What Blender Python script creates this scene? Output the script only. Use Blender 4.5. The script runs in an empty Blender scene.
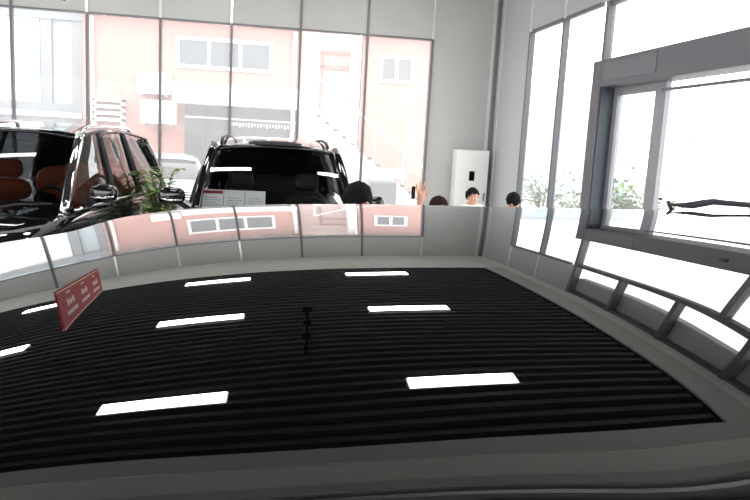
import bpy, math, random
from mathutils import Vector, Matrix
random.seed(7)
COL = bpy.context.scene.collection
CZ = 1.88                      # eye height of the photographer
# ---------------------------------------------------------------- helpers
def lin(c):
    return tuple(((v/255)/12.92 if v/255 <= .04045 else ((v/255+.055)/1.055)**2.4) for v in c)
def mat(name, col, rough=.5, metal=0., spec=.5, emit=None, noise=None, coat=0., bump=None):
    m = bpy.data.materials.new(name); m.use_nodes = True
    nt = m.node_tree; b = nt.nodes['Principled BSDF']
    b.inputs['Base Color'].default_value = (*col, 1); b.inputs['Roughness'].default_value = rough
    b.inputs['Metallic'].default_value = metal; b.inputs['Specular IOR Level'].default_value = spec
    b.inputs['Coat Weight'].default_value = coat
    if emit:
        b.inputs['Emission Color'].default_value = (*emit[0], 1); b.inputs['Emission Strength'].default_value = emit[1]
    if noise or bump:
        tc = nt.nodes.new('ShaderNodeTexCoord')
        n = nt.nodes.new('ShaderNodeTexNoise'); n.inputs['Scale'].default_value = (noise or bump)[0]; n.inputs['Detail'].default_value = 5
        nt.links.new(tc.outputs['Object'], n.inputs['Vector'])
        if noise:
            r = nt.nodes.new('ShaderNodeValToRGB'); k = noise[1]
            r.color_ramp.elements[0].position = .3; r.color_ramp.elements[1].position = .7
            r.color_ramp.elements[0].color = (*[v*(1-k) for v in col], 1); r.color_ramp.elements[1].color = (*[min(1, v*(1+k)) for v in col], 1)
            nt.links.new(n.outputs['Fac'], r.inputs['Fac']); nt.links.new(r.outputs['Color'], b.inputs['Base Color'])
        if bump:
            bp = nt.nodes.new('ShaderNodeBump'); bp.inputs['Strength'].default_value = bump[1]; bp.inputs['Distance'].default_value = .01
            nt.links.new(n.outputs['Fac'], bp.inputs['Height']); nt.links.new(bp.outputs['Normal'], b.inputs['Normal'])
    return m
def glass_mat(name, tint, f0=.04, glare_veil=0.):
    """clear pane: see-through, Schlick mirror on both faces, a pale translucent veil imitating lens glare"""
    m = bpy.data.materials.new(name); m.use_nodes = True; nt = m.node_tree; nt.nodes.clear(); N = nt.nodes.new; L = nt.links.new
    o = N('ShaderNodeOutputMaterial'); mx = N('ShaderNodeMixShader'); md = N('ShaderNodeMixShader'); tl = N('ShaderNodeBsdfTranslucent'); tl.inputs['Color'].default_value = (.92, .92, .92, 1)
    t = N('ShaderNodeBsdfTransparent'); t.inputs['Color'].default_value = (*tint, 1)
    g = N('ShaderNodeBsdfGlossy'); g.inputs['Roughness'].default_value = 0.
    ge = N('ShaderNodeNewGeometry'); dt = N('ShaderNodeVectorMath'); dt.operation = 'DOT_PRODUCT'
    ab = N('ShaderNodeMath'); ab.operation = 'ABSOLUTE'; sb = N('ShaderNodeMath'); sb.operation = 'SUBTRACT'; sb.inputs[0].default_value = 1
    pw = N('ShaderNodeMath'); pw.operation = 'POWER'; pw.inputs[1].default_value = 5; ma = N('ShaderNodeMath'); ma.operation = 'MULTIPLY_ADD'; ma.inputs[1].default_value = 1-f0; ma.inputs[2].default_value = f0
    L(ge.outputs['Incoming'], dt.inputs[0]); L(ge.outputs['Normal'], dt.inputs[1]); L(dt.outputs['Value'], ab.inputs[0]); L(ab.outputs[0], sb.inputs[1]); L(sb.outputs[0], pw.inputs[0]); L(pw.outputs[0], ma.inputs[0])
    md.inputs[0].default_value = glare_veil; L(t.outputs[0], md.inputs[1]); L(tl.outputs[0], md.inputs[2])  # white translucent share stands in for glare washing out the view outside
    L(ma.outputs[0], mx.inputs[0]); L(md.outputs[0], mx.inputs[1]); L(g.outputs[0], mx.inputs[2]); L(mx.outputs[0], o.inputs['Surface'])
    return m
def brick_mat(name, c1, c2, mortar):
    m = bpy.data.materials.new(name); m.use_nodes = True; nt = m.node_tree; b = nt.nodes['Principled BSDF']
    tc = nt.nodes.new('ShaderNodeTexCoord'); mp = nt.nodes.new('ShaderNodeMapping'); mp.inputs['Rotation'].default_value = (math.pi/2, 0, 0)
    br = nt.nodes.new('ShaderNodeTexBrick'); br.inputs['Scale'].default_value = 4
    br.inputs['Color1'].default_value = (*c1, 1); br.inputs['Color2'].default_value = (*c2, 1); br.inputs['Mortar'].default_value = (*mortar, 1)
    br.inputs['Mortar Size'].default_value = .012
    nt.links.new(tc.outputs['Object'], mp.inputs['Vector']); nt.links.new(mp.outputs['Vector'], br.inputs['Vector'])
    nt.links.new(br.outputs['Color'], b.inputs['Base Color']); b.inputs['Roughness'].default_value = .9
    return m

class MB:
    """collects shapes, then links them as ONE mesh object"""
    def __init__(s): s.v = []; s.f = []; s.sm = []
    def add(s, vs, fs, smooth=False):
        o = len(s.v); s.v += [tuple(v) for v in vs]; s.f += [tuple(i+o for i in f) for f in fs]; s.sm += [smooth]*len(fs); return s
    def box(s, x0, x1, y0, y1, z0, z1, M=None):
        vs = [Vector((x, y, z)) for z in (z0, z1) for x, y in ((x0, y0), (x1, y0), (x1, y1), (x0, y1))]
        if M is not None: vs = [M @ v for v in vs]
        return s.add(vs, [(3, 2, 1, 0), (4, 5, 6, 7), (0, 1, 5, 4), (1, 2, 6, 5), (2, 3, 7, 6), (3, 0, 4, 7)])
    def rbox(s, c, size, r=.3, n=3, M=None, e=4.):
        """superellipsoid cushion-like block"""
        nu, nv = 20, 12; vs = []; fs = []
        def sp(t, k): return math.copysign(abs(t)**k, t)
        k = 2/e
        for i in range(nv+1):
            ph = -math.pi/2+math.pi*i/nv
            for j in range(nu):
                th = 2*math.pi*j/nu
                p = Vector((c[0]+size[0]/2*sp(math.cos(ph), k)*sp(math.cos(th), k), c[1]+size[1]/2*sp(math.cos(ph), k)*sp(math.sin(th), k), c[2]+size[2]/2*sp(math.sin(ph), k)))
                vs.append(M @ p if M is not None else p)
        for i in range(nv):
            for j in range(nu): fs.append((i*nu+j, i*nu+(j+1) % nu, (i+1)*nu+(j+1) % nu, (i+1)*nu+j))
        return s.add(vs, fs, True)
    def tube(s, pts, rad, n=10, flat=1.):
        pts = [Vector(p) for p in pts]; rs = rad if isinstance(rad, (list, tuple)) else [rad]*len(pts)
        vs = []; fs = []; up = None
        for i, p in enumerate(pts):
            t = (pts[min(i+1, len(pts)-1)]-pts[max(i-1, 0)]).normalized()
            a = t.cross(Vector((0, 0, 1)));
            if a.length < .05: a = t.cross(Vector((0, 1, 0)))
            a.normalize(); b = a.cross(t)
            if up is not None and a.dot(up) < 0: a = -a; b = -b
            up = a
            for j in range(n):
                th = 2*math.pi*j/n; vs.append(p+a*math.cos(th)*rs[i]+b*math.sin(th)*rs[i]*flat)
        for i in range(len(pts)-1):
            for j in range(n): fs.append((i*n+j, i*n+(j+1) % n, (i+1)*n+(j+1) % n, (i+1)*n+j))
        fs.append(tuple(range(n-1, -1, -1))); fs.append(tuple((len(pts)-1)*n+j for j in range(n)))
        return s.add(vs, fs, True)
    def lathe(s, prof, c=(0, 0, 0), n=24, axis='z'):
        vs = []; fs = []
        for r, h in prof:
            for j in range(n):
                th = 2*math.pi*j/n; a, b = r*math.cos(th), r*math.sin(th)
                vs.append((c[0]+a, c[1]+b, c[2]+h) if axis == 'z' else ((c[0]+h, c[1]+a, c[2]+b) if axis == 'x' else (c[0]+a, c[1]+h, c[2]+b)))
        for i in range(len(prof)-1):
            for j in range(n): fs.append((i*n+j, i*n+(j+1) % n, (i+1)*n+(j+1) % n, (i+1)*n+j))
        return s.add(vs, fs, True)
    def grid(s, P, smooth=True, closed=False):
        nr, ncol = len(P), len(P[0]); vs = [v for r in P for v in r]; fs = []
        for i in range(nr-1):
            for j in range(ncol if closed else ncol-1):
                k = (j+1) % ncol; fs.append((i*ncol+j, i*ncol+k, (i+1)*ncol+k, (i+1)*ncol+j))
        return s.add(vs, fs, smooth)
    def build(s, name, m, parent=None, bevel=0., solid=0., kind=None, sub=0):
        me = bpy.data.meshes.new(name); me.from_pydata(s.v, [], s.f)
        me.polygons.foreach_set('use_smooth', s.sm); me.materials.append(m); me.validate(); me.update()
        import bmesh
        bm = bmesh.new(); bm.from_mesh(me); bmesh.ops.recalc_face_normals(bm, faces=bm.faces); bm.to_mesh(me); bm.free()
        o = bpy.data.objects.new(name, me); COL.objects.link(o)
        if parent is not None: o.parent = parent
        if solid: md = o.modifiers.new('thick', 'SOLIDIFY'); md.thickness = solid; md.offset = 0
        if bevel: md = o.modifiers.new('bev', 'BEVEL'); md.width = bevel; md.segments = 2; md.limit_method = 'ANGLE'
        if sub: md = o.modifiers.new('sub', 'SUBSURF'); md.levels = sub; md.render_levels = sub
        if kind: o['kind'] = kind
        return o
def tag(o, label, cat, group=None):
    o['label'] = label; o['category'] = cat
    if group: o['group'] = group
    return o
def thing(name, label, cat, loc=(0, 0, 0), rz=0., group=None):
    o = bpy.data.objects.new(name, None); COL.objects.link(o); o.location = loc; o.rotation_euler = (0, 0, rz); o.empty_display_size = .2
    return tag(o, label, cat, group)
def copy_tree(o, parent=None):
    c = o.copy(); COL.objects.link(c)
    if parent is not None: c.parent = parent
    for ch in [x for x in COL.objects if x.parent == o]: copy_tree(ch, c)
    return c
def struct(mb, name, m, parent=None, **k): return mb.build(name, m, parent, kind='structure' if parent is None else None, **k)

# ---------------------------------------------------------------- materials
M_wall = mat('grey_aluminium_panel', (.47, .47, .46), .45, noise=(1.5, .03))
M_wallr = mat('grey_panel_side', (.45, .455, .46), .45)
M_soffit = mat('grey_soffit', (.84, .83, .80), .7)
M_trim = mat('dark_grey_trim', (.56, .56, .54), .6)
M_plenum = mat('black_plenum', (.006, .007, .008), .9)
M_slat = mat('charcoal_slat', (.034, .039, .043), .6)
M_floor = mat('polished_floor_tile', (.66, .65, .63), .15, noise=(3, .05))
M_mull = mat('grey_mullion', (.16, .16, .17), .4, .3)
M_mullr = mat('grey_mullion_side', (.12, .12, .135), .45)
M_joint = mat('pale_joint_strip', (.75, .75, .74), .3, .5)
M_door = mat('dark_grey_door_frame', (.105, .10, .115), .5)
M_jamb = mat('dark_blue_grey_jamb', (.035, .045, .06), .5)
M_leafframe = mat('pale_grey_leaf_frame', (.24, .24, .26), .45)
M_glass = glass_mat('glare_veil_glass', (.99, .995, .99), .01, .13)  # glare over the yard is mixed into this pane
M_glass2 = glass_mat('side_clear_glass', (.99, .995, .99), .01, .05)  # same pane with a weaker mixed-in glare
M_led = mat('led_panel', (.9, .9, .9), .5, emit=((1, .98, .96), 40))
M_ledf = mat('led_frame', (.5, .5, .5), .5)
M_paint = mat('black_gloss_paint', (.003, .003, .004), .0, spec=.5)
M_paint.node_tree.nodes['Principled BSDF'].inputs['IOR'].default_value = 1.68
M_carblk = mat('black_car_paint', (.006, .006, .007), .03, spec=.5, coat=.5)
M_cglass = glass_mat('tinted_car_glass', (.22, .235, .25), .045)
M_sglass = glass_mat('reflective_side_glass', (.34, .35, .36), .16)
M_cglass2 = glass_mat('pale_car_glass', (.62, .64, .65), .05)
M_dglass = mat('privacy_car_glass', (.008, .009, .01), .01, spec=.6)
M_chrome = mat('chrome', (.85, .85, .86), .08, 1.)
M_rubber = mat('tyre_rubber', (.015, .015, .015), .8)
M_alloy = mat('alloy_rim', (.5, .5, .52), .25, 1.)
M_plast = mat('black_trim_plastic', (.02, .02, .022), .45)
M_orange = mat('orange_leather', lin((222, 104, 52)), .45)
M_dark_seat = mat('dark_seat_leather', (.02, .018, .018), .5)
M_lamp = mat('headlamp_lens', (.5, .52, .55), .05, .6)
M_red = mat('red_banner', lin((146, 14, 30)), .6)
M_white = mat('white_print', (.6, .5, .48), .6)
M_cream = mat('cream_print', (.75, .6, .45), .6)
M_black = mat('matt_black_metal', (.004, .004, .004), .95, spec=.05)
M_rail = mat('dark_grey_rail', (.06, .06, .075), .5)
M_wire = mat('steel_wire', (.3, .3, .3), .4, .8)
M_cab = mat('white_cabinet_enamel', (.86, .87, .85), .35)
M_brick = brick_mat('red_brick', (.46, .205, .17), (.41, .18, .15), (.5, .3, .26))
M_plaster = mat('pale_pink_plaster', (.6, .45, .42), .9, noise=(2, .05))
M_whitewall = mat('white_render', (.75, .73, .72), .8, noise=(2, .04))
M_whitefr = mat('white_frame', (.8, .78, .78), .5)
M_pane = mat('far_pane', (.10, .115, .125), .25, spec=.2)
M_paneb = mat('pale_far_pane', (.3, .38, .43), .3, spec=.2)
M_shopdark = mat('shop_dark', (.06, .065, .07), .5)
M_greyblue = mat('grey_blue_render', (.17, .19, .21), .8)
M_paleblue = mat('pale_blue_facade', (.36, .45, .49), .6)
M_pave = mat('concrete_paving', (.5, .49, .47), .9, noise=(.8, .08))
M_steel = mat('grey_galvanised_steel', (.4, .4, .42), .5, .3)
M_leaf = mat('green_leaf', (.10, .2, .045), .5, noise=(6, .3))
M_leaf2 = mat('olive_leaf', (.09, .13, .06), .6, noise=(6, .3))
M_stem = mat('plant_stem', (.18, .14, .07), .8)
M_pot = mat('white_pot', (.7, .69, .67), .4)
M_soil = mat('soil', (.03, .02, .015), .95)
M_skin = mat('skin', lin((214, 160, 136)), .5)
M_hair = mat('black_hair', (.009, .008, .008), .85, spec=.12, bump=(60, .4))
M_hair2 = mat('dark_brown_hair', (.025, .012, .010), .85, spec=.12, bump=(60, .4))
M_shirtw = mat('white_shirt_cloth', (.78, .78, .77), .85)
M_shirtd = mat('dark_jacket_cloth', (.03, .03, .035), .85)
M_shirtg = mat('grey_shirt_cloth', (.2, .2, .22), .85)
M_trous = mat('dark_trousers', (.02, .022, .03), .9)
M_paper = mat('white_paper', (.9, .9, .89), .7)
M_paperp = mat('pink_paper', (.72, .52, .5), .7)
M_ink = mat('grey_ink', (.4, .4, .42), .7)
M_pcar = mat('pale_blue_car_paint', (.42, .52, .62), .15, coat=.4)
M_silver = mat('silver_black_chair', (.05, .05, .05), .5)

# ---------------------------------------------------------------- room numbers (measured)
D, X, ZT = 12.857, 4.234, CZ+1.906          # back wall, right wall, head of the glazing
X0, S = -4.245, 1.2                          # back wall mullions
Y0, SR = 11.257, 1.331                       # right wall mullions
ZC = CZ+2.703                                # ceiling
ZH, ZB, YD = CZ+1.206, CZ+.87, 8.839         # door header top / bottom, door frame edge
XL, YF = -9.2, -4.5
XB, YB, YN, YN2 = 3.738, 11.08, 3.61, 3.02    # slatted field limits

# floor, ceiling
struct(MB().box(XL, X+.3, YF, D+.2, -.1, 0), 'floor', M_floor)
c = MB()
c.box(XL, X+.3, YB, D+.2, ZC, ZC+.25); c.box(XB, X+.3, YF, YB, ZC, ZC+.25); c.box(XL, XB, YN2, YN, ZC, ZC+.25)
ceil = struct(c, 'ceiling', M_soffit)
pl = MB().box(XL, XB, YN, YB, ZC+.2, ZC+.25); pl.box(XL, XB, YF, YN2, ZC+.2, ZC+.25)
pl.box(XL, XB, YN, YN+.01, ZC+.004, ZC+.2); pl.box(XL, XB, YB-.01, YB, ZC+.004, ZC+.2); pl.box(XB-.01, XB, YN, YB, ZC+.004, ZC+.2)
pl.build('plenum', M_plenum, ceil)
sl = MB(); y = YN+.12
while y < YB-.05:
    sl.box(XL, XB-.03, y, y+.07, ZC+.012, ZC+.1); y += .2
y = YN2-.22
while y > YF: sl.box(XL, XB-.03, y-.07, y, ZC+.012, ZC+.1); y -= .2
sl.build('slats', M_slat, ceil)
tr = MB()
tr.box(XB-.0, XB+.3, YN-.22, YB+.0, ZC-.02, ZC+.0); tr.box(XL, XB, YN-.22, YN, ZC-.02, ZC)
tr.box(XL, XB+.3, YN2, YN2+.1, ZC-.03, ZC)
tr.build('coffer_trim', M_trim, ceil)
struct(MB().box(XL, XB+.3, YN2-.1, YN2-.06, ZC-.02, ZC+.1), 'trim_1', M_joint)

# back wall
w = MB(); w.box(XL, X0+6*S, D, D+.07, ZT+.03, ZC); w.box(X0+6*S, X+.3, D, D+.07, 0, ZC)
wb = struct(w, 'wall_back', M_wall)
n = 1; tn = 2
for i in range(-4, 6):
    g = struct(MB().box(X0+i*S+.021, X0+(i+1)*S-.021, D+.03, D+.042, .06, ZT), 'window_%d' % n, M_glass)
    fr = MB(); a, b = X0+i*S+.021, X0+(i+1)*S-.021
    fr.box(a, b, D-.01, D+.05, ZT-.0, ZT+.03); fr.box(a, b, D, D+.05, 0, .06)
    fr.build('window_frame', M_mull, g); n += 1
for i in range(-4, 7):
    struct(MB().box(X0+i*S-.021, X0+i*S+.021, D-.03, D+.07, 0, ZT+.02), 'trim_%d' % tn, M_mull); tn += 1
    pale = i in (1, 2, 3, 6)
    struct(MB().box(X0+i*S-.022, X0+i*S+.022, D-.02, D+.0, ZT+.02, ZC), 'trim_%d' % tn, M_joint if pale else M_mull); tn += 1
# corner post with its bright edge
struct(MB().box(X-.1, X-.0, D-.1, D, 0, ZC), 'trim_%d' % tn, M_mull); tn += 1
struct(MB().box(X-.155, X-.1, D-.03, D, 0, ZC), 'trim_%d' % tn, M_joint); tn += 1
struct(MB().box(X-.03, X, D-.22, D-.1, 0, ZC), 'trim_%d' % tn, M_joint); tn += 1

# right wall: solid end, two tall panes, transoms above the door, clerestory
y2 = Y0-2*SR
w = MB(); w.box(X, X+.07, Y0, D, 0, ZC); w.box(X, X+.07, y2, Y0, ZT+.05, ZC)
w.box(X+.1, X+.2, YF, y2, ZT+.4, ZC)                       # upper spandrel behind the clerestory glass
w.box(X, X+.2, YF, 3.4, 0, ZT)
struct(w, 'wall_right', M_wallr)
for k in range(2):
    a, b = Y0-(k+1)*SR+.03, Y0-k*SR-.03
    if k == 1: a = YD
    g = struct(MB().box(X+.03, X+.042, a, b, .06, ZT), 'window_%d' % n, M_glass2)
    fr = MB(); fr.box(X-.01, X+.05, a, b, ZT, ZT+.05); fr.box(X, X+.05, a, b, 0, .06); fr.build('window_frame', M_mullr, g); n += 1
for k in range(2):
    struct(MB().box(X-.03, X+.06, Y0-k*SR-.03, Y0-k*SR+.03, 0, ZT+.02), 'trim_%d' % tn, M_mullr); tn += 1
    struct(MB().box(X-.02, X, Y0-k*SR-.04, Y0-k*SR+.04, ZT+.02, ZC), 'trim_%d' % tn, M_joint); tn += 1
ts = [y2, 5.15, 3.4]
for k in range(2):
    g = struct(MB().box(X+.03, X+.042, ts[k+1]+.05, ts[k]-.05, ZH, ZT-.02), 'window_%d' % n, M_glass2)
    fr = MB(); fr.box(X-.01, X+.07, ts[k+1]+.05, ts[k]-.05, ZT-.03, ZT+.04); fr.build('window_frame', M_mullr, g); n += 1
struct(MB().box(X-.03, X+.07, y2-.04, y2+.04, ZH, ZT+.02), 'trim_%d' % tn, M_mullr); tn += 1
struct(MB().box(X-.02, X+.07, 5.10, 5.20, ZH, ZT+.02), 'trim_%d' % tn, M_mullr); tn += 1
yy = [y2-k*SR for k in range(0, 7)]
for k in range(6):
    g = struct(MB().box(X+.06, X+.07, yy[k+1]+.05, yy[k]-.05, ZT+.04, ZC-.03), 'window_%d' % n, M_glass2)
    fr = MB(); fr.box(X, X+.1, yy[k+1]+.05, yy[k]-.05, ZC-.04, ZC); fr.box(X, X+.1, yy[k+1]+.05, yy[k]-.05, ZT+.02, ZT+.06); fr.build('window_frame', M_mullr, g); n += 1
for k in range(7):
    struct(MB().box(X-.02, X+.08, yy[k]-.045, yy[k]+.045, ZT+.04, ZC), 'trim_%d' % tn, M_mullr); tn += 1
# sliding entrance door
d = MB(); YE = 3.4
d.box(X-.03, X+.30, 8.62, YD, 0, ZH); d.box(X-.03, X+.30, YE, 8.62, ZB, ZH); d.box(X-.03, X+.30, YE, YE+.2, 0, ZB)
door = struct(d, 'door_1', M_door, bevel=.01)
d = MB(); d.box(X+.18, X+.24, 8.5, 8.6, 0, ZB); d.box(X+.18, X+.24, 7.4, 7.62, 0, ZB); d.box(X+.18, X+.24, 7.62, 8.5, ZB-.1, ZB); d.box(X+.18, X+.24, 7.62, 8.5, 0, .12)
leaf = d.build('door_leaf', M_leafframe, door)
MB().box(X, X+.30, 8.6, 8.62, 0, ZB-.0).build('jamb_lining', M_jamb, door)
MB().box(X+.2, X+.21, 7.62, 8.5, .12, ZB-.1).build('door_glass', M_glass2, leaf)
MB().box(X-.036, X-.03, 7.3, 8.5, ZB+.06, ZH-.05).build('cover_plate', M_mullr, door)
MB().rbox((X-.04, 5.62, ZH-.17), (.05, .12, .06)).build('door_sensor', M_jamb, door)
MB().box(X+.12, X+.16, YE+.2, 7.4, ZB-.12, ZB-.09).build('door_track', M_mullr, door)
# remaining walls, behind and to the left of the photographer
w = MB(); w.box(XL-.2, XL, YF, D+.2, 0, .5); w.box(XL-.2, XL, YF, D+.2, ZT, ZC); struct(w, 'wall_left', M_wall)
w = MB(); w.box(XL, X+.3, YF-.2, YF, 0, .5); w.box(XL, X+.3, YF-.2, YF, ZT, ZC); struct(w, 'wall_front', M_wall)
for k in range(5):
    a = YF+(D-YF)*k/5; b = YF+(D-YF)*(k+1)/5
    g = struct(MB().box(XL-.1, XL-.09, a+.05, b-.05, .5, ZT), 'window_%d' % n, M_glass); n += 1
    MB().box(XL-.12, XL, b-.05, b+.05, .5, ZT).build('window_frame', M_mull, g)
for k in range(4):
    a = XL+(X-XL)*k/4; b = XL+(X-XL)*(k+1)/4
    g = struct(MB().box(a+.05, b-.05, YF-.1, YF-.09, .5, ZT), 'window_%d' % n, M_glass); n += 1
    MB().box(b-.05, b+.05, YF-.12, YF, .5, ZT).build('window_frame', M_mull, g)

# ---------------------------------------------------------------- ceiling lights
xl, Ll, ps = -1.434, 1.02, 2.601
rows = [('far', 10.389), ('middle', 7.578), ('near', 4.671)]
colsN = ['left', 'centre', 'right']
first = None
for cx in (-1, 0, 1):
    for r, (rn, ry) in enumerate(rows):
        if cx == -1 and r == 2: continue
        if first is None:
            t = first = thing('ceiling_light', '', 'ceiling light')
            MB().box(-.015, Ll+.015, -.125, .125, -.0, .06).build('housing', M_ledf, t)
            MB().box(0, Ll, -.11, .11, -.012, -.0).build('diffuser', M_led, t)
        else: t = copy_tree(first)
        t.location = (xl+cx*ps, ry, ZC+.0)
        tag(t, 'white LED strip light in the slatted ceiling, %s row, %s column, mirrored in the roof' % (rn, colsN[cx+1]), 'ceiling light', 'LED strip lights in the ceiling')
# hanging black spotlight bar
t = thing('ceiling_spotlight', 'small black spotlight cluster hanging from the slatted ceiling', 'spotlight', (.29, 5.68, ZC))
MB().tube([(0, 0, .012), (0, 0, -.86)], .012).build('rod', M_black, t)
for k, (z, r) in enumerate([(-.82, .05), (-.58, .04), (-.33, .05), (-.1, .03)]):
    h = MB().rbox((0, 0, z), (r*1.9, r*2.2, r*1.9), e=3).build('lamp_head', M_black, t)
# hanging red banner (its long side runs away from the viewer)
nb, ntp, fb, ftp = [Vector(p) for p in [(-1.8125, 5.4499, 2.8955), (-1.8125, 5.4499, 3.5906), (-2.1947, 8.3039, 3.2211), (-2.1947, 8.3039, 3.8197)]]
t = thing('hanging_banner', 'red banner with white lettering hanging from ceiling, mirrored at left of roof', 'banner', tuple(nb))
nrm = (fb-nb).cross(ntp-nb).normalized()
def bp(u, v, off=0.): return (nb*(1-u)*(1-v)+fb*u*(1-v)+ntp*(1-u)*v+ftp*u*v)+nrm*off-nb
def bquad(mb, u0, u1, v0, v1, o0, o1):
    vs = [bp(u, v, o) for o in (o0, o1) for u, v in ((u0, v0), (u1, v0), (u1, v1), (u0, v1))]
    mb.add(vs, [(3, 2, 1, 0), (4, 5, 6, 7), (0, 1, 5, 4), (1, 2, 6, 5), (2, 3, 7, 6), (3, 0, 4, 7)])
b = MB(); bquad(b, 0, 1, 0, 1, -.01, .01); b.build('cloth', M_red, t)
for v0, v1 in ((.035, .06), (.95, .975)):
    bd = MB(); bquad(bd, .0, 1., v0, v1, -.013, .013); bd.build('border', M_cream, t)
for k in range(3):
    u = .1+k*.31
    pr = MB(); bquad(pr, u, u+.2, .66, .76, -.014, .014); pr.build('lettering', M_white, t)
    cr = MB(); bquad(cr, u+.03, u+.17, .42, .45, -.014, .014)
    for q in range(3): bquad(cr, u+.03+q*.05, u+.055+q*.05, .34+.03*(q % 2), .52, -.0145, .0145)
    cr.build('symbol', M_cream, t)
    pr = MB(); bquad(pr, u+.05, u+.12, .14, .19, -.014, .014); pr.build('caption', M_white, t)
for u in (.03, .5, .97):
    p = bp(u, 1); MB().tube([p, (p.x, p.y, ZC-nb.z+.02)], .001, 5).build('wire', M_black, t)

# ---------------------------------------------------------------- the black car in the foreground
RC = [(0, 1, 0.012721), (0, 2, -0.038323), (0, 3, 0.031458), (0, 4, -0.05627), (1, 0, 0.050959), (1, 1, 0.005769), (1, 2, -0.040432), (1, 3, 0.043268), (2, 0, -0.106596), (2, 1, 0.037904), (2, 2, -0.024872), (3, 0, 0.093766), (3, 1, -0.000742), (4, 0, -0.032621)]
DENTS = [(-0.34,0.6,-0.002081),(-0.23,0.28,-0.002448),(-0.23,0.36,0.001464),(-0.23,0.44,0.000972),(-0.23,0.52,-0.000802),(-0.23,0.6,0.0023),(-0.12,0.28,-0.002922),(-0.12,0.36,0.001009),(-0.12,0.44,0.000885),(-0.12,0.52,-0.00163),(-0.12,0.6,-0.000557),(-0.01,0.28,0.002049),(-0.01,0.36,-0.00063),(-0.01,0.44,-0.000984),(-0.01,0.52,0.001738),(-0.01,0.6,-0.000129),(0.1,0.28,0.001984),(0.1,0.36,-0.000961),(0.1,0.44,-4.7e-05),(0.1,0.52,-7.7e-05),(0.1,0.6,-0.000417),(0.21,0.28,0.000685),(0.21,0.44,0.001585),(0.21,0.52,-0.000355),(0.21,0.6,0.000847),(0.32,0.28,-0.002497),(0.32,0.36,-0.003217),(0.32,0.44,0.00035),(0.32,0.52,0.000363),(0.32,0.6,-0.000982),(0.43,0.28,-0.00109),(0.43,0.36,0.000294),(0.43,0.44,0.001054),(0.43,0.52,-0.001436),(0.43,0.6,0.001719),(0.54,0.44,-0.000158),(0.54,0.52,-0.002219),(0.54,0.6,-0.00022),(0.65,0.52,-0.000997),(0.65,0.6,-0.000944)]      # shallow waves of the sheet metal (x, y, height)
def roofz0(x, y):
    v = y-1.0; z = -.14; zx = zy = 0.
    for i, j, a in RC:
        z += a*x**i*v**j
        if i: zx += a*i*x**(i-1)*v**j
        if j: zy += a*j*x**i*v**(j-1)
    for dx, dy, a in DENTS:
        ex, ey = x-dx, y-dy; q = (ex*ex+ey*ey)/(2*.11*.11)
        if q < 12: g = a*math.exp(-q); z += g; zx -= g*ex/.0121; zy -= g*ey/.0121
    return z, zx, zy
def roofz(x, y):
    xc = min(max(x, -.5), 1.2); yc = min(max(y, .3), 1.74)
    z, zx, zy = roofz0(xc, yc); dx, dy = x-xc, y-yc
    return CZ+z+zx*dx+zy*dy-.12*(dx*dx+dy*dy)
OUT = [(-.187, 1.403), (-.13, 1.462), (-.058, 1.5), (.078, 1.529), (.219, 1.558), (.362, 1.585), (.531, 1.615), (.699, 1.643), (.909, 1.676), (1.127, 1.708), (1.326, 1.725),
       (1.45, 1.70), (1.55, 1.6), (1.6, 1.4), (1.62, 1.0), (1.6, .55), (1.52, .3), (1.35, .2), (.9, .165), (.4, .15), (-.1, .155), (-.4, .18), (-.56, .27), (-.62, .5), (-.63, .85),
       (-.585, 1.03), (-.49, 1.105), (-.40, 1.133), (-.338, 1.15), (-.30, 1.18), (-.28, 1.25), (-.262, 1.32), (-.232, 1.368)]
def catmull(P, per):
    R = []; N = len(P)
    for i in range(N):
        p0, p1, p2, p3 = [Vector(P[(i+k-1) % N]) for k in range(4)]
        for s in range(per):
            u = s/per
            R.append(.5*((2*p1)+(p2-p0)*u+(2*p0-5*p1+4*p2-p3)*u*u+(3*p1-p0-3*p2+p3)*u**3))
    return R
ol = catmull(OUT, 12); N = len(ol)
ctr = Vector((.42, .85)); NR = 110
P = []
for r in range(NR+1):
    s = .004+(1-.004)*(r/NR)
    P.append([(*(ctr+(q-ctr)*s), roofz(*(ctr+(q-ctr)*s))) for q in ol])
nrmo = []
for i in range(N):
    tt = (ol[(i+3) % N]-ol[(i-3) % N]).normalized(); nn = Vector((-tt.y, tt.x)) if False else Vector((tt.y, -tt.x))
    if (ol[i]-ctr).dot(nn) < 0 and abs((ol[i]-ctr).normalized().dot(nn)) > .05: nn = -nn
    nrmo.append(nn)
rr = .022
for a in (12, 25, 40, 58, 75, 90):
    a = math.radians(a)
    P.append([(q.x+m.x*rr*math.sin(a), q.y+m.y*rr*math.sin(a), roofz(q.x, q.y)-rr*(1-math.cos(a))) for q, m in zip(ol, nrmo)])
P.append([(q.x+m.x*rr, q.y+m.y*rr, roofz(q.x, q.y)-.06) for q, m in zip(ol, nrmo)])
car = thing('car', 'glossy black car in the foreground whose mirror-like roof fills the lower frame', 'car', (0, 0, 0))
rb = MB(); rb.grid(P, True, True); rb.add(P[0], [tuple(range(N))], True)
roof = rb.build('roof', M_paint, car)
sg = MB(); rim = [(q.x+m.x*rr*.9, q.y+m.y*rr*.9, roofz(q.x, q.y)-.055) for q, m in zip(ol, nrmo)]
belt = []
for q, m in zip(ol, nrmo):
    sh = -.62*min(1, max(0, (-.1-q.x)/.4)) + .3*min(1, max(0, (q.x-1.2)/.35))
    belt.append((q.x+m.x*.13+sh, min(1.83, max(.0, .92+(q.y+m.y*.13-.92)*(1.0 if q.x > 0 else 1.0+.12*min(1, -q.x*2)))), 1.1))
mids = [tuple(a*.5+b*.5 for a, b in zip(p, q)) for p, q in zip(rim, belt)]
mids = [(x+.02*m.x, y+.02*m.y, z) for (x, y, z), m in zip(mids, nrmo)]
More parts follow.
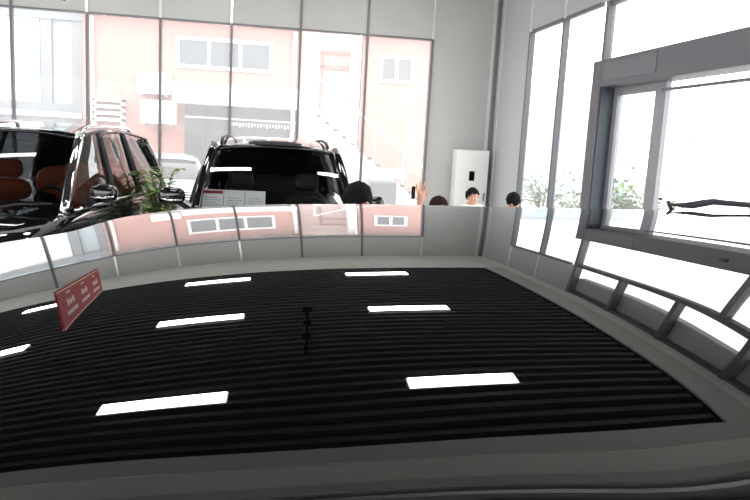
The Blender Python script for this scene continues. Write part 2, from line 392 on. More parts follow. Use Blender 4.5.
sg.grid([rim, mids, belt], True, True); sg.build('window_glass', M_dglass, car)
# far side roof rail with its front foot
def rz(x, o=0.): return roofz(x, 1.70)+o
ry = lambda x: 1.75+.13*(x-1.1)
ra = MB(); ra.tube([(1.10, ry(1.1), rz(1.1, -.004)), (1.085, ry(1.09), rz(1.09, .020))], .0055, 8)
q = []
for k in range(14):
    x = 1.098+k*.034; h = (.012, .010, .011, .017, .022)[k] if k < 5 else .020-.0006*(k-5)
    q.append((x, ry(x), rz(x, h)))
ra.tube(q, [.004, .008, .012, .012, .0105]+[.0095]*9, 8, .85)
ra.tube([q[-1], (q[-1][0]+.04, q[-1][1]-.02, rz(q[-1][0], -.02))], .008, 8)
ra.build('roof_rail', M_rail, car)

# ---------------------------------------------------------------- SUV body parts (front faces local -y)
ST = [(y_, w_*.91, a_, b_) for y_, w_, a_, b_ in [(-2.38, .70, .86, .42), (-2.3, .82, .95, .34), (-2.12, .89, 1.01, .28), (-1.8, .925, 1.05, .26), (-1.3, .94, 1.09, .25), (-.95, .945, 1.115, .25), (-.4, .95, 1.14, .25),
      (.6, .95, 1.16, .25), (1.5, .95, 1.19, .25), (2.1, .935, 1.2, .28), (2.3, .9, 1.17, .34), (2.38, .8, 1.1, .42)]]
def section(w, zt, zb):
    pts = [(.0, zb), (.55*w, zb), (.9*w, zb+.02), (.985*w, zb+.12), (w, zb+.3), (w, zt-.38), (.992*w, zt-.22), (.975*w, zt-.1), (.94*w, zt-.035), (.87*w, zt), (.72*w, zt+.012), (.4*w, zt+.024), (0, zt+.028)]
    L = [(-x, z) for x, z in pts[1:-1]]
    return pts+L[::-1]
def lower_body(t, paint):
    P = [[(x, y, z) for x, z in section(w, zt, zb)] for y, w, zt, zb in ST]
    b = MB(); b.grid(P, True, True); k = len(P[0])
    b.add(P[0], [tuple(range(k))]); b.add(P[-1], [tuple(range(k))])
    return b.build('body', paint, t)
def wheel(t, x, y, s):
    wl = MB().lathe([(.2, -.11), (.33, -.115), (.36, -.08), (.365, 0), (.36, .08), (.33, .115), (.2, .11)], (x, y, .365), 28, 'x').build('wheel', M_rubber, t)
    r = MB().lathe([(.23, s*.09), (.21, s*.118), (.06, s*.10), (.0, s*.115)], (x, y, .365), 28, 'x')
    for k in range(6):
        a = k*math.pi/3; r.tube([(x+s*.112, y+.05*math.cos(a), .365+.05*math.sin(a)), (x+s*.114, y+.21*math.cos(a), .365+.21*math.sin(a))], .022, 6)
    r.build('rim', M_alloy, wl)
def patch(a, b, c_, d_, bulge=(0, 0, 0), nu=12, nv=8, vb=(0, 0, 0)):
    """a b bottom corners, c d top corners (c over b)"""
    a, b, c_, d_, bl = map(Vector, (a, b, c_, d_, bulge)); P = []
    for j in range(nv+1):
        v = j/nv; row = []
        for i in range(nu+1):
            u = i/nu
            p = a*(1-u)*(1-v)+b*u*(1-v)+c_*u*v+d_*(1-u)*v+bl*(4*u*(1-u))*(.6+.4*4*v*(1-v))+Vector(vb)*4*v*(1-v)
            row.append(tuple(p))
        P.append(row)
    return P
def edge_bar(t, name, p, q, r, m, mid=None, flat=1.):
    p, q = Vector(p), Vector(q); mid = Vector(mid) if mid else (0, 0, 0)
    pts = [p.lerp(q, k/8)+Vector(mid)*4*(k/8)*(1-k/8) for k in range(9)]
    return MB().tube(pts, r, 10, flat).build(name, m, t)
def seat(t, x, y, m, z=.75):
    s = MB(); s.rbox((x, y, z-.08), (.5, .5, .2)); s.rbox((x, y+.27, z+.25), (.48, .16, .62), M=Matrix.Translation((0, 0, 0)))
    o = s.build('seat', m, t)
    MB().rbox((x, y+.29, z+.66), (.28, .11, .2), e=3).build('headrest', m, o)
def suv(t, paint, rh, seatm, rail=True, tint=M_cglass, chrome=True, rlen=1.95):
    """rh: roof height"""
    lower_body(t, paint)
    wb, wr, zb = .73, .61, 1.13
    fB, fT, rT, rB = -1.1, -.32, rlen, rlen+.32
    zr = rh-.10
    bl, br = (-wb, fB+.12, zb), (wb, fB+.12, zb); tl, trr = (-wr, fT+.05, zr), (wr, fT+.05, zr)
    MB().grid(patch(bl, br, trr, tl, (0, -.09, 0), 24, 16, (0, -.035, .045))).build('windshield', tint, t)
    for s in (-1, 1):
        B = [(s*wb*1.06, fB+.2, zb+.02), (s*.85, -.05, zb+.03), (s*.85, .85, zb+.05), (s*.84, rlen+.05, zb+.09)]
        T = [(s*wr, fT+.08, zr), (s*(wr+.03), .12, zr+.03), (s*(wr+.03), .85, zr+.03), (s*wr*.97, rT-.1, zr-.02)]
        for k in range(3):
            MB().grid(patch(B[k], B[k+1], T[k+1], T[k], (s*.015, 0, 0))).build('side_window', M_sglass, t)
        edge_bar(t, 'pillar', (s*wb, fB+.1, zb-.03), (s*wr, fT+.03, zr), .045, M_chrome if (chrome and s == 1) else paint, (s*.012, -.035, .045))
        edge_bar(t, 'pillar', B[1], T[1], .03, M_plast, (s*.015, 0, 0)); edge_bar(t, 'pillar', B[2], T[2], .03, M_plast, (s*.015, 0, 0))
        edge_bar(t, 'pillar', (s*.8, rlen+.17, zb), (s*wr*.96, rT-.02, zr-.03), .08, paint, (s*.02, 0, 0))
        edge_bar(t, 'window_moulding', (s*wb*1.08, fB+.18, zb+.005), (s*.85, rlen+.1, zb+.075), .014, M_chrome, (s*.05, 0, -.0))
        # door mirror
        mr = MB(); mr.rbox((s*.97, fB+.42, zb+.15), (.25, .15, .17), e=2.8).build('door_mirror', M_carblk, t)
        o = [x for x in COL.objects if x.parent == t and x.name.startswith('door_mirror')][-1]
        MB().tube([(s*.8, fB+.45, zb+.02), (s*.92, fB+.43, zb+.10)], .025, 8).build('mirror_arm', M_plast, o)
        MB().tube([(s*.87, fB+.345, zb+.12), (s*.98, fB+.335, zb+.115), (s*1.08, fB+.36, zb+.13)], .010, 6).build('mirror_strip', M_chrome, o)
        for y in (-1.45, 1.42): wheel(t, s*.78, y, s)
        MB().rbox((s*.6, -2.27, .86), (.36, .2, .13), e=3).build('headlamp', M_lamp, t)
        MB().rbox((s*.72, 2.28, 1.0), (.2, .18, .3), e=3).build('tail_lamp', M_red, t)
        seat(t, s*.36, .0, seatm)
    bk = patch((-.8, rB, zb+.06), (.8, rB, zb+.06), (wr*.95, rT, zr-.03), (-wr*.95, rT, zr-.03), (0, .06, 0)); MB().grid(bk).build('rear_window', M_dglass, t)
    # roof skin
    P = []
    for j in range(15):
        v = j/14; y = fT+(rT-fT)*v; w = wr*(1.02-.06*abs(v-.4)); zc = zr+.005+.095*math.sin(math.pi*min(1, .03+v*.86))
        row = []
        for i in range(17):
            u = -1+2*i/16; row.append((w*u*1.02, y-(.07*(1-u*u) if j == 0 else 0)+(.07*(1-u*u) if j == 14 else 0), zc-.055*abs(u)**3.2))
        P.append(row)
    rf = MB().grid(P).build('roof', paint, t, solid=.03)
    if rail:
        for s in (-1, 1):
            pts = [(s*wr*.9, fT+.2, zr+.03), (s*wr*.9, fT+.4, rh-.02), (s*wr*.9, .8, rh+.005), (s*wr*.88, rT-.35, rh-.01), (s*wr*.88, rT-.25, zr+.02)]
            MB().tube(pts, .018, 8).build('roof_rail', M_chrome if chrome else M_plast, t)
    sb = MB().rbox((0, 1.15, .85), (1.2, .5, .25)); sb.rbox((0, 1.45, 1.1), (1.2, .18, .62)); sb.build('rear_seat', seatm, t)
    db = MB(); db.rbox((0, fB+.42, zb-.07), (1.5, .5, .2), e=4); dsh = db.build('dashboard', M_plast, t)
    sw = MB(); pts = [(.38+.19*math.cos(k*math.pi/9), fB+.74-.06*math.sin(k*math.pi/9), zb-.02+.18*math.sin(k*math.pi/9)) for k in range(19)]
    sw.tube(pts, .015, 8).build('steering_wheel', M_plast, t)
    g = MB(); g.rbox((0, -2.33, .78), (.9, .12, .3), e=5)
    gr = g.build('grille', M_plast, t)
    for k in range(4): MB().tube([(-.42, -2.39, .68+k*.065), (.42, -2.39, .68+k*.065)], .01, 6).build('grille_bar', M_chrome, gr)
    MB().rbox((0, -2.3, .48), (1.5, .22, .22), e=4).build('bumper', M_plast, t)
    wi = MB()
    for x0 in (-.6, .1): wi.tube([(x0, fB-.02, zb+.0), (x0+.25, fB-.0, zb+.05), (x0+.55, fB+.03, zb+.07)], .010, 6)
    wi.build('wiper', M_plast, t)
    return t

# lower body of the foreground car, its length runs left to right
lb = MB(); P = [[(x, y, z) for x, z in section(w, zt, zb)] for y, w, zt, zb in ST]
Mr = Matrix.Translation((.0, .92, 0)) @ Matrix.Rotation(-math.pi/2, 4, 'Z')
P = [[tuple(Mr @ Vector(p)) for p in r] for r in P]
lb.grid(P, True, True); k = len(P[0]); lb.add(P[0], [tuple(range(k))]); lb.add(P[-1], [tuple(range(k))])
lb.build('body', M_carblk, car)
for sx in (-1.45, 1.42):
    for s in (-1, 1):
        wl = MB().lathe([(.2, -.11), (.33, -.115), (.36, -.08), (.365, 0), (.36, .08), (.33, .115), (.2, .11)], (sx, .92+s*.78, .365), 28, 'y').build('wheel', M_rubber, car)
        MB().lathe([(.23, s*.09), (.21, s*.118), (.06, s*.10), (.0, s*.115)], (sx, .92+s*.78, .365), 28, 'y').build('rim', M_alloy, wl)

# ---------------------------------------------------------------- the two display SUVs
s1 = thing('suv', 'black SUV with orange seats and chrome windscreen pillar at far left', 'car', (-2.36, 7.62, 0), math.radians(-7))
suv(s1, M_carblk, 1.90, M_orange, rlen=1.75)
s2 = thing('suv', 'black SUV facing the viewer with notice sheets behind its windscreen', 'car', (.1, 7.55, 0), math.radians(0))
suv(s2, M_carblk, 1.87, M_dark_seat, chrome=False, tint=M_cglass2)
MB().rbox((.0, -.2, 1.815), (.55, .2, .07), e=3).build('roof_lamp', M_plast, s2)
# sheets standing on the dashboard, leaning on the glass
for k, (x, lab, m) in enumerate([(-.585, 'pink-headed notice sheet behind the SUV windscreen, leftmost of three', M_paperp), (-.385, 'white notice sheet behind the SUV windscreen, middle of three', M_paper), (-.185, 'white notice sheet behind the SUV windscreen, rightmost of three', M_paper)]):
    t = thing('notice_sheet', lab, 'paper', (.1+x, 6.78, 1.19), 0, 'notice sheets behind the windscreen')
    t.rotation_euler = (math.radians(-42), 0, 0)
    MB().box(-.098, .098, -.001, .001, 0, .22).build('sheet', M_paper, t)
    ln = MB()
    for q in range(4): ln.box(-.07, .07-.03*(q % 2), -.0025, -.001, .03+.03*q, .036+.03*q)
    ln.build('print', M_ink, t)
    if k == 0: MB().box(-.09, .09, -.003, -.001, .17, .205).build('heading', M_red, t)

# ---------------------------------------------------------------- cabinet in the corner
cb = thing('metal_cabinet', 'tall white metal cabinet with small black window against the back wall', 'cabinet', (3.79, D-.16, 0))
MB().box(-.31, .31, -.15, .14, 0, 1.855).build('carcass', M_cab, cb, bevel=.01)
dr = MB().box(-.30, .30, -.165, -.15, .04, 1.84).build('door', M_cab, cb, bevel=.006)
MB().box(-.055, .045, -.175, -.165, 1.29, 1.465).build('window', M_black, dr)
MB().rbox((.25, -.175, 1.0), (.03, .03, .16)).build('handle', M_wire, dr)

# ---------------------------------------------------------------- plants
def leaf_blade(mb, p, dirv, L, W, droop, n=6):
    p = Vector(p); d = Vector(dirv).normalized(); side = d.cross(Vector((0, 0, 1)))
    if side.length < .1: side = Vector((1, 0, 0))
    side.normalize(); P = []
    for k in range(n+1):
        u = k/n; q = p+d*L*u+Vector((0, 0, -droop*L*u*u)); w = W*math.sin(math.pi*min(.98, .08+u*.9))
        P.append([tuple(q-side*w), tuple(q+Vector((0, 0, -.25*w))), tuple(q+side*w)])
    mb.grid(P, True)
def palm(name, label, cat, loc, H, spread, fronds, m, seed, pot=True, group=None):
    rn = random.Random(seed); t = thing(name, label, cat, loc, 0, group)
    z0 = .35 if pot else 0
    if pot:
        MB().lathe([(0, 0), (.15, 0), (.2, .35), (.22, .4), (.19, .4), (.18, .36), (0, .36)]).build('pot', M_pot, t)
        MB().lathe([(0, .37), (.18, .362)]).build('soil', M_soil, t)
    st = MB(); lf = MB()
    for k in range(fronds):
        a = rn.uniform(0, 2*math.pi); out = rn.uniform(.25, 1)*spread; h = H*rn.uniform(.7, 1.)
        pts = [Vector((0, 0, z0))+Vector((math.cos(a)*out*u**1.8, math.sin(a)*out*u**1.8, (h-z0)*(1-(1-u)**1.7)-.12*out*u**4)) for u in [q/8 for q in range(9)]]
        pts = [p+Vector((.04*math.cos(a), .04*math.sin(a), 0)) for p in pts]
        st.tube(pts, [.012-.001*q for q in range(9)], 6)
        for q in range(3, 9):
            for s in (-1, 1):
                d = (pts[q]-pts[q-1]).normalized(); sd = d.cross(Vector((0, 0, 1))).normalized()
                for e in (0, .5):
                    leaf_blade(lf, pts[q-1].lerp(pts[q], e), d*.55+sd*s, rn.uniform(.2, .32)*(1.15-.05*q), .02, .35, 5)
    st.build('stems', M_stem, t); lf.build('leaves', m, t)
    return t
M_leafd = mat('bright_palm_leaf', (.3, .48, .12), .45, noise=(6, .25))
palm('potted_palm', 'green potted palm standing between the two black SUVs', 'plant', (-1.19, 8.3, 0), 1.5, .27, 20, M_leafd, 3)

def bush(name, label, cat, loc, H, W, nl, m, seed, group=None):
    rn = random.Random(seed); t = thing(name, label, cat, loc, 0, group); st = MB(); lf = MB()
    for k in range(9):
        a = rn.uniform(0, 6.28); r = rn.uniform(.2, .8)*W; h = H*rn.uniform(.65, .95)
        pts = [(math.cos(a)*r*u, math.sin(a)*r*u, h*u**.8) for u in (0, .3, .6, 1)]; st.tube(pts, [.02, .015, .01, .005], 6)
        for q in range(nl//9):
            u = rn.uniform(.3, 1.05); p = Vector((math.cos(a)*r*u, math.sin(a)*r*u, h*u**.8))+Vector((rn.gauss(0, .16*W), rn.gauss(0, .16*W), rn.gauss(0, .07*H)))
            if p.z < .05: p.z = .05
            leaf_blade(lf, p, (rn.gauss(0, 1), rn.gauss(0, 1), rn.uniform(-.2, .8)), rn.uniform(.12, .24), rn.uniform(.03, .05), .4, 4)
    st.build('stems', M_stem, t); lf.build('leaves', m, t); return t
bush('shrub', 'leafy green shrub outside, seen through the sliding door leaf', 'shrub', (5.75, 10.55, 0), 1.62, .6, 700, M_leaf, 11)
bush('shrub', 'leafy green shrub outside, right of the sliding door stile', 'shrub', (5.6, 9.1, 0), 1.5, .4, 300, M_leaf, 12)
bush('shrub', 'hazy olive shrub outside behind the first tall side pane', 'shrub', (7.2, 17.3, 0), 1.35, 1.0, 360, M_leaf2, 13)
bush('shrub', 'hazy olive shrub outside behind the second tall side pane', 'shrub', (7.0, 15.2, 0), 1.15, .9, 300, M_leaf2, 14)

# ---------------------------------------------------------------- people
def skin_obj(name, verts, edges, radii, m, parent, root=0, sub=2):
    me = bpy.data.meshes.new(name); me.from_pydata(verts, edges, []); me.materials.append(m); me.update()
    o = bpy.data.objects.new(name, me); COL.objects.link(o); o.parent = parent
    md = o.modifiers.new('skin', 'SKIN'); md.use_smooth_shade = True
    for sv, r in zip(me.skin_vertices[0].data, radii):
        sv.radius = (r, r) if not isinstance(r, tuple) else r
    me.skin_vertices[0].data[root].use_root = True
    md = o.modifiers.new('sub', 'SUBSURF'); md.levels = sub; md.render_levels = sub
    return o
def person(label, loc, rz, hair, shirt, sitting=True, raise_hand=False, long_hair=False, tall=1., hunch=0.):
    t = thing('person', label, 'person', loc, rz)
    hp = .52 if sitting else .88                      # hip height; faces local -y
    dz = hp
    V = []; E = []; Rr = []
    def add(p, r, pr=None):
        V.append(tuple(p)); Rr.append(r)
        if pr is not None: E.append((pr, len(V)-1))
        return len(V)-1
    pel = add((0, 0, dz), (.15, .11)); wst = add((0, 0, dz+.2), (.13, .1), pel); ch = add((0, .01, dz+.38), (.15, .11), wst)
    hz = dz-hunch
    nb_ = add((0, .01, dz+.52), .06, ch); nk = add((0, 0, hz+.59), .05, nb_); hd = add((0, -.01, hz+.67), (.07, .085), nk); hm = add((0, -.005, hz+.75), (.078, .095), hd); ht = add((0, .0, hz+.82), (.06, .075), hm)
    nose = add((0, -.108, hz+.70), .012, hd)
    for s in (-1, 1):
        ear = add((s*.082, .01, hz+.71), .014, hd)
        sh = add((s*.17, .01, dz+.48), .055, ch)
        if raise_hand and s == -1:
            el = add((s*.3, -.12, dz+.52), .042, sh); wr = add((s*.27, -.2, dz+.80), .03, el)
            palm_ = add((s*.27, -.21, dz+.88), (.045, .02), wr)
            for q, (dx, L) in enumerate([(-.04, .075), (-.013, .095), (.014, .09), (.04, .065)]):
                b_ = add((s*.27+dx, -.212, dz+.935), .010, palm_); m_ = add((s*.27+dx*1.3, -.225, dz+.935+L*.55), .009, b_); add((s*.27+dx*1.45, -.235, dz+.935+L), .0075, m_)
            th_ = add((s*.27-s*.045, -.22, dz+.88), .011, palm_); add((s*.27-s*.075, -.235, dz+.915), .009, th_)
        else:
            el = add((s*.23, -.02, dz+.24), .042, sh)
            wr = add((s*.17, -.24 if sitting else -.08, dz+.14 if sitting else dz+.02), .03, el)
            pm = add((s*.15, -.31 if sitting else -.1, dz+.13 if sitting else dz-.06), (.034, .018), wr)
            for q, dx in enumerate((-.03, -.01, .01, .03)):
                tip = (s*.15+dx*1.2, -.39, dz+.115) if sitting else (s*.15+dx*.4, -.1+dx*1.2, dz-.17)
                add(tip, .008, pm)
        hip = add((s*.1, 0, dz-.04), .09, pel)
        if sitting:
            kn = add((s*.13, -.44, dz-.02), .06, hip); an = add((s*.13, -.46, .09), .042, kn); add((s*.14, -.6, .045), .04, an)
        else:
            kn = add((s*.1, -.01, .47), .06, hip); an = add((s*.1, .01, .09), .042, kn); add((s*.11, -.13, .045), .04, an)
    body = skin_obj('body', V, E, Rr, M_skin, t)
    # clothes: slightly larger surfaces over the same joints
    cv = []; ce = []; cr_ = []
    def addc(p, r, pr=None):
        cv.append(tuple(p)); cr_.append(r)
        if pr is not None: ce.append((pr, len(cv)-1))
        return len(cv)-1
    a = addc(V[pel], (.165, .125)); b = addc(V[wst], (.15, .12), a); c_ = addc(V[ch], (.168, .128), b); addc((0, .01, dz+.515), .075, c_)
    idx = [i for i, v in enumerate(V) if abs(abs(v[0])-.17) < 1e-6 and abs(v[2]-dz-.48) < 1e-6]
    for i in idx:
        s_ = addc(V[i], .07, c_); j = [e[1] for e in E if e[0] == i][0]; e_ = addc(V[j], .055, s_); kx = [e[1] for e in E if e[0] == j][0]
        addc(Vector(V[j]).lerp(Vector(V[kx]), .8), .042, e_)
    skin_obj('shirt', cv, ce, cr_, shirt, t)
    tv = [V[pel]]; te = []; tr_ = [(.16, .12)]
    for s in (-1, 1):
        hipi = [i for i, v in enumerate(V) if abs(v[0]-s*.1) < 1e-6 and abs(v[2]-dz+.04) < 1e-6][0]
        kn = [e[1] for e in E if e[0] == hipi][0]; an = [e[1] for e in E if e[0] == kn][0]
        o0 = len(tv); tv += [V[hipi], V[kn], V[an]]; tr_ += [.105, .075, .06]; te += [(0, o0), (o0, o0+1), (o0+1, o0+2)]
    skin_obj('trousers', tv, te, tr_, M_trous, t)
    # hair cap
    hb = MB(); P = []
    for j in range(11):
        ph = math.pi/2*j/10*(1.25)
        row = []
        for i in range(28):
            th = 2*math.pi*i/28; back = .5+.5*math.sin(th)
            lim = ph*(.62+.38*back) if not long_hair else ph*(.66+.5*back)
            lim *= 1+.10*math.sin(5*th+loc[0]*7)*(j/10)+.06*math.sin(11*th+loc[1])*(j/10)
            wv = 1+.035*math.sin(4*th+6*lim+loc[0]*3)+.03*math.sin(9*th-7*lim)
            row.append((.098*wv*math.sin(lim)*math.cos(th), .008+.116*wv*math.sin(lim)*math.sin(th), hz+.745+.125*wv*math.cos(lim)))
        P.append(row)
    hb.grid(P, True, True); hb.build('hair', hair, t, solid=.012)
    # face: eyes, brows, mouth
    for s in (-1, 1):
        fm = MB(); fm.rbox((s*.032, -.098, hz+.725), (.024, .012, .010), e=2); fm.rbox((s*.034, -.1, hz+.748), (.036, .012, .007), e=2)
        fm.build('eye', M_hair, body)
    MB().rbox((0, -.092, hz+.652), (.045, .014, .012), e=2).build('mouth', mat_lip, body)
    if tall != 1.: t.scale = (1, 1, tall)
    return t
mat_lip = mat('lips', lin((170, 96, 88)), .5)
def stool(label, loc, rz):
    t = thing('chair', label, 'chair', loc, rz)
    MB().rbox((0, 0, .36), (.44, .40, .07), e=5).build('seat', M_silver, t)
    MB().rbox((0, .27, .68), (.42, .05, .3), e=5).build('backrest', M_silver, t)
    for sx in (-1, 1):
        for sy in (-1, 1):
            MB().tube([(sx*.18, sy*.17, .34), (sx*.2, sy*.19, 0)], .013, 8).build('leg', M_wire, t)
        MB().tube([(sx*.17, .17, .36), (sx*.17, .27, .62)], .012, 8).build('backrest_post', M_wire, t)
PEOPLE = [
 ('seated man in white shirt with short black hair facing the viewer by the white cabinet', (3.24, 10.6), 1.276, .35, M_hair, M_shirtw, False),
 ('dark haired seated person in white seen from behind, rightmost of the heads', (3.36, 9.1), 1.325, 2.9, M_hair, M_shirtw, False),
 ('seated person raising an open hand holding a phone, only hair and hand showing', (1.76, 6.9), 1.385, .1, M_hair2, M_shirtg, True)]
for k_p, (lab, (x, y), top, rz, hr, sh_, rh) in enumerate(PEOPLE):
    lift = top-(.52+.875)
    p = person(lab, (x, y, 0), rz, hr, sh_, True, rh, tall=top/(.52+.875-.07*(k_p == 0)), hunch=.07*(k_p == 0))
    stool(['black padded chair under the man by the white cabinet', 'black padded chair under the rightmost seated person', 'black padded chair under the person raising a hand'][k_p], (x, y, 0), rz)
person('standing person with black hair beside the middle SUV, only the crown showing', (.64, 4.75, 0), 2.6, M_hair, M_shirtd, False, tall=1.615/(.88+.875))
ph = thing('mobile_phone', 'dark mobile phone held up beside the raised open hand', 'phone', (1.44, 6.68, 1.41), .2)
MB().box(-.02, .02, -.005, .005, -.05, .075).build('phone_case', M_black, ph, bevel=.004)
MB().box(-.017, .017, -.0065, -.005, -.045, .07).build('phone_screen', M_dglass, ph)

# ---------------------------------------------------------------- outside
g = MB().box(-40, 45, -15, 70, -.25, -.12); ground = struct(g, 'ground', M_pave)
bl_ = thing('brick_building', 'red brick building across the yard with white framed windows', 'building', (0, 20, 0))
b = MB(); b.box(-4.85, .87, 0, .4, 0, 6.2); b.box(2.62, 6.5, 0, .4, 0, 6.2); b.box(.87, 2.62, 1.0, 1.2, 0, 6.2)
b.build('wall', M_brick, bl_)
MB().box(-4.85, 6.6, -.5, .1, CZ+3.02, CZ+3.3).build('eave', M_greyblue, bl_)
def ext_window(x0, x1, z0, z1, n_):
    f = MB(); w_ = .09
    f.box(x0, x1, -.08, .02, z0, z0+w_); f.box(x0, x1, -.08, .02, z1-w_, z1)
    for k in range(n_+1):
        xx = x0+(x1-x0-w_)*k/n_; f.box(xx, xx+w_, -.08, .02, z0+w_, z1-w_)
    fo = f.build('window_frame', M_whitefr, bl_)
    for k in range(n_):
        a = x0+(x1-x0-w_)*k/n_+w_; e = x0+(x1-x0-w_)*(k+1)/n_
        MB().box(a, e, -.03, -.01, z0+w_, z1-w_).build('pane', M_pane, fo)
ext_window(-2.46, .12, CZ+1.74, CZ+2.57, 3); ext_window(3.1, 4.1, CZ+1.71, CZ+2.47, 2)
MB().box(-2.42, .86, -1.0, 0, CZ+.78, CZ+1.3).build('canopy', M_whitewall, bl_)
MB().box(-2.2, .85, -.06, 0, 0, CZ+.78).build('shopfront', M_shopdark, bl_)
sgn = MB()
for k in range(22): sgn.box(-1.0+k*.083, -1.0+k*.083+.05, -.1, -.06, CZ+.24+.02*(k % 3), CZ+.36)
sgn.build('sign_marks', M_whitewall, bl_)
MB().box(-2.2, .85, -.09, -.05, CZ+.42, CZ+.47).build('shopfront_rail', M_whitefr, bl_)
wg = MB(); wg.box(.875, 2.6, .7, .99, 0, 6.1); wg.build('plaster_recess', M_plaster, bl_)
pb = MB(); pb.box(2.3, 2.5, -.0, .3, 0, 5.1); pb.build('white_post', M_whitewall, bl_)
bm_ = MB()
for z in (CZ+2.45, CZ+2.05): bm_.box(1.5, 2.6, .6, .68, z, z+.1)
bm_.box(1.5, 1.58, .6, .7, CZ+.9, CZ+2.5); bm_.build('beam', M_brick, bl_)
dp = MB().tube([(.72, -.08, .2), (.72, -.08, CZ+2.9)], .06, 8); dp.build('downpipe', M_whitefr, bl_)
dp = MB().tube([(-4.6, -.08, .2), (-4.6, -.08, CZ+2.9)], .05, 8); dp.build('downpipe', M_whitefr, bl_)
for k, (x0, x1, z0, z1, lab) in enumerate([(-3.4, -2.56, CZ+.98, CZ+1.55, 'white outdoor air conditioner on brick wall, upper of two'), (-3.32, -2.4, CZ+.2, CZ+.82, 'white outdoor air conditioner on brick wall, lower of two')]):
    t = thing('air_conditioner', lab, 'air conditioner', ((x0+x1)/2, 19.93, z0), 0, 'outdoor units on the brick wall')
    w_ = (x1-x0)/2
    MB().box(-w_, w_, -.34, .0, 0, z1-z0).build('case', M_whitefr, t, bevel=.02)
    MB().lathe([(.0, -.36), (.2, -.36), (.22, -.345), (.22, -.33)], (-.12, 0, (z1-z0)/2), 24, 'y').build('fan_grille', M_whitewall, t)
    br = MB(); br.box(-w_*.8, -w_*.7, -.3, .07, -.05, 0); br.box(w_*.7, w_*.8, -.3, .07, -.05, 0); br.build('bracket', M_steel, t)
t = thing('wall_shelf', 'white slatted rack fixed low on the brick wall beside the pipe', 'rack', (-4.1, 19.98, CZ+.2))
r = MB()
for k in range(4): r.box(-.45, .35, -.3, .0, k*.17, k*.17+.08)
r.box(-.45, -.38, -.3, 0, -.3, .6); r.box(.28, .35, -.3, 0, -.3, .6); r.build('rack', M_whitefr, t)
# external staircase descending to the right
t = thing('staircase', 'white outside staircase with dark treads descending beside the brick wall', 'stairs', (0, 18.2, 0))
s_ = MB(); p0, p1 = Vector((1.2, 0, CZ+.72)), Vector((4.4, 0, CZ-1.65))
vs = []
for y in (-.03, .03): vs += [(p0.x, y, p0.z-.05), (p1.x, y, p1.z-.05), (p1.x, y, -.1), (p0.x, y, -.1)]
s_.add(vs, [(0, 1, 2, 3), (7, 6, 5, 4), (0, 4, 5, 1), (1, 5, 6, 2), (2, 6, 7, 3), (3, 7, 4, 0)]); s_.build('side_wall', M_whitewall, t)
for k in range(14):
    p = p0.lerp(p1, (k+.5)/14); MB().box(p.x-.055, p.x+.055, -.06, 1.0, p.z-.05, p.z+.015).build('tread', M_shopdark, t)
hr = MB(); hr.tube([(p0.x, -.04, p0.z+.9), (p1.x, -.04, p1.z+.9)], .03, 8)
for k in range(5):
    p = p0.lerp(p1, k/4); hr.tube([(p.x, -.04, p.z-.05), (p.x, -.04, p.z+.9)], .02, 6)
hr.build('handrail', M_whitefr, t)
t = thing('utility_box', 'dark grey utility box outside behind the waving hand', 'box', (2.72, 16.2, -.12))
MB().box(-.34, .34, -.2, .2, 0, 1.17).build('case', M_greyblue, t, bevel=.02); MB().box(-.31, .31, -.215, -.2, .3, 1.1).build('door', M_shopdark, t)
t = thing('wall_sign', 'small grey sign on the white wall above the utility box', 'sign', (3.3, 17.8, CZ-.75))
MB().box(-.32, .32, -.02, .02, -.12, .12).build('board', M_whitewall, t)
k_ = MB()
for k in range(5): k_.box(-.26+k*.11, -.18+k*.11, -.026, -.02, -.07, .07)
k_.build('marks', M_ink, t); MB().tube([(0, .05, -.12), (0, .05, -CZ+.75-.1)], .02, 6).build('post', M_steel, t)
# pale building at far left
t = thing('pale_building', 'pale bluish building with grey pilasters at the far left outside', 'building', (0, 21, 0))
MB().box(-16, -4.95, 0, .5, 0, 9).build('wall', M_paleblue, t)
pi = MB()
for x in (-6.15, -5.35): pi.box(x, x+.28, -.15, 0, 2.4, 6.6)
pi.build('pilaster', M_greyblue, t); MB().box(-16, -4.95, -.3, 0, 2.1, 2.5).build('ledge', M_greyblue, t)
MB().box(-16, -6.2, -.08, 0, 2.5, 4.75).build('white_panel', M_whitefr, t); MB().box(-16, -4.95, -.2, 0, 4.75, 5.05).build('lintel', M_greyblue, t)
t = thing('shed', 'low grey shed with white roof edge in front of the pale building', 'shed', (0, 18.5, 0))
MB().box(-12, -4.95, 0, 1.2, -.12, 2.1).build('wall', M_greyblue, t); MB().box(-12.1, -4.85, -.1, 1.3, 2.1, 2.22).build('roof', M_whitefr, t)
MB().box(-6.2, -5.1, -.03, 0, .3, 1.9).build('shutter', M_steel, t)
pc = thing('hatchback', 'pale blue hatchback parked outside between the two SUVs', 'car', (-2.15, 16.9, -.12), math.radians(8))
suv(pc, M_pcar, 1.72, M_dark_seat, rail=False, chrome=False, tint=M_dglass); pc.scale = (.9, .85, .86)
# right side yard
t = thing('office_block', 'pale bluish office block far outside the side windows', 'building', (13, 29, -.12))
MB().box(-1.5, 3, 0, 3, 0, 4.6).build('wall', M_paleblue, t)
ww = MB()
for k in range(3): ww.box(-1.2+k*1.4, -.4+k*1.4, -.05, 0, 2.2, 3.6)
ww.build('window', M_paneb, t); MB().box(-1.7, 3.2, -.2, 3.2, 4.6, 4.8).build('roof', M_whitewall, t)
t = thing('steel_fence', 'grey steel fence with thin posts in the yard beyond the open door', 'fence', (8.4, 0, -.12))
f_ = MB(); f_.tube([(0, 3, 2.42), (0, 17, 2.42)], .02, 6); f_.build('rail', M_steel, t)
f_ = MB(); f_.tube([(0, 3, .3), (0, 17, .3)], .02, 6); f_.build('rail', M_steel, t)
for k in range(8): MB().tube([(0, 3+2*k, 0), (0, 3+2*k, 3.0)], .025, 6).build('post', M_steel, t)

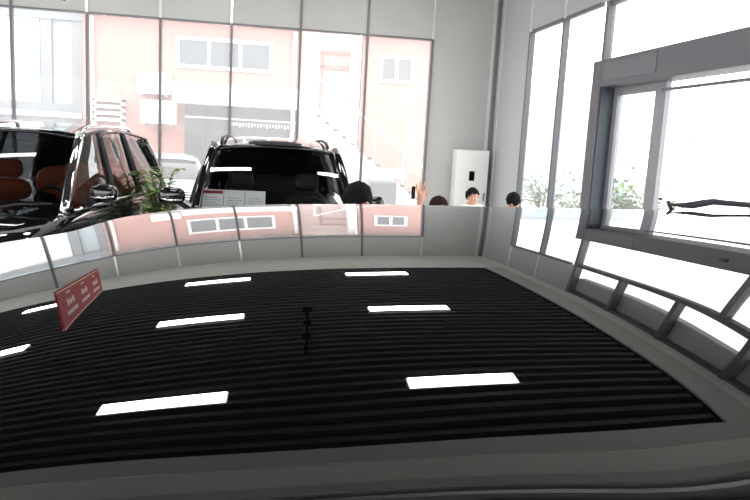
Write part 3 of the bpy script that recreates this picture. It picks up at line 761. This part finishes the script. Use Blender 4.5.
# ---------------------------------------------------------------- light
wd = bpy.data.worlds.new('overcast'); bpy.context.scene.world = wd; wd.use_nodes = True
nt = wd.node_tree; bg = nt.nodes['Background']
tc = nt.nodes.new('ShaderNodeTexCoord'); sx = nt.nodes.new('ShaderNodeSeparateXYZ'); rp = nt.nodes.new('ShaderNodeValToRGB')
rp.color_ramp.elements[0].position = 0; rp.color_ramp.elements[0].color = (.95, .97, 1, 1); rp.color_ramp.elements[1].position = .6; rp.color_ramp.elements[1].color = (1, 1, 1, 1)
nt.links.new(tc.outputs['Generated'], sx.inputs[0]); nt.links.new(sx.outputs['Z'], rp.inputs[0]); nt.links.new(rp.outputs[0], bg.inputs['Color'])
bg.inputs['Strength'].default_value = 4.7

# ---------------------------------------------------------------- camera
f_px, yaw, pitch, roll = 696.4, .162, .1518, .0546
CAMP = (696.401039, 0.161995, 0.151834, 0.054588)
f_px, yaw, pitch, roll = CAMP
cy, sy = math.cos(yaw), math.sin(yaw)
F = Vector((sy*math.cos(pitch), cy*math.cos(pitch), -math.sin(pitch))); R0 = Vector((cy, -sy, 0)); U0 = R0.cross(F)
R_ = R0*math.cos(roll)+U0*math.sin(roll); U_ = -R0*math.sin(roll)+U0*math.cos(roll)
cd = bpy.data.cameras.new('camera'); co = bpy.data.objects.new('camera', cd); COL.objects.link(co)
cd.sensor_fit = 'HORIZONTAL'; cd.sensor_width = 36; cd.lens = f_px/750*36; cd.clip_start = .02; cd.clip_end = 300
m4 = Matrix((( R_.x, U_.x, -F.x, 0), (R_.y, U_.y, -F.y, 0), (R_.z, U_.z, -F.z, CZ), (0, 0, 0, 1)))
co.matrix_world = m4
sc = bpy.context.scene; sc.camera = co
sc.view_settings.view_transform = 'Standard'; sc.view_settings.look = 'None'; sc.view_settings.gamma = 1; sc.view_settings.exposure = .2
sc.cycles.max_bounces = 10; sc.cycles.transparent_max_bounces = 16; sc.cycles.caustics_reflective = False; sc.cycles.caustics_refractive = False
sc.cycles.sample_clamp_indirect = 8
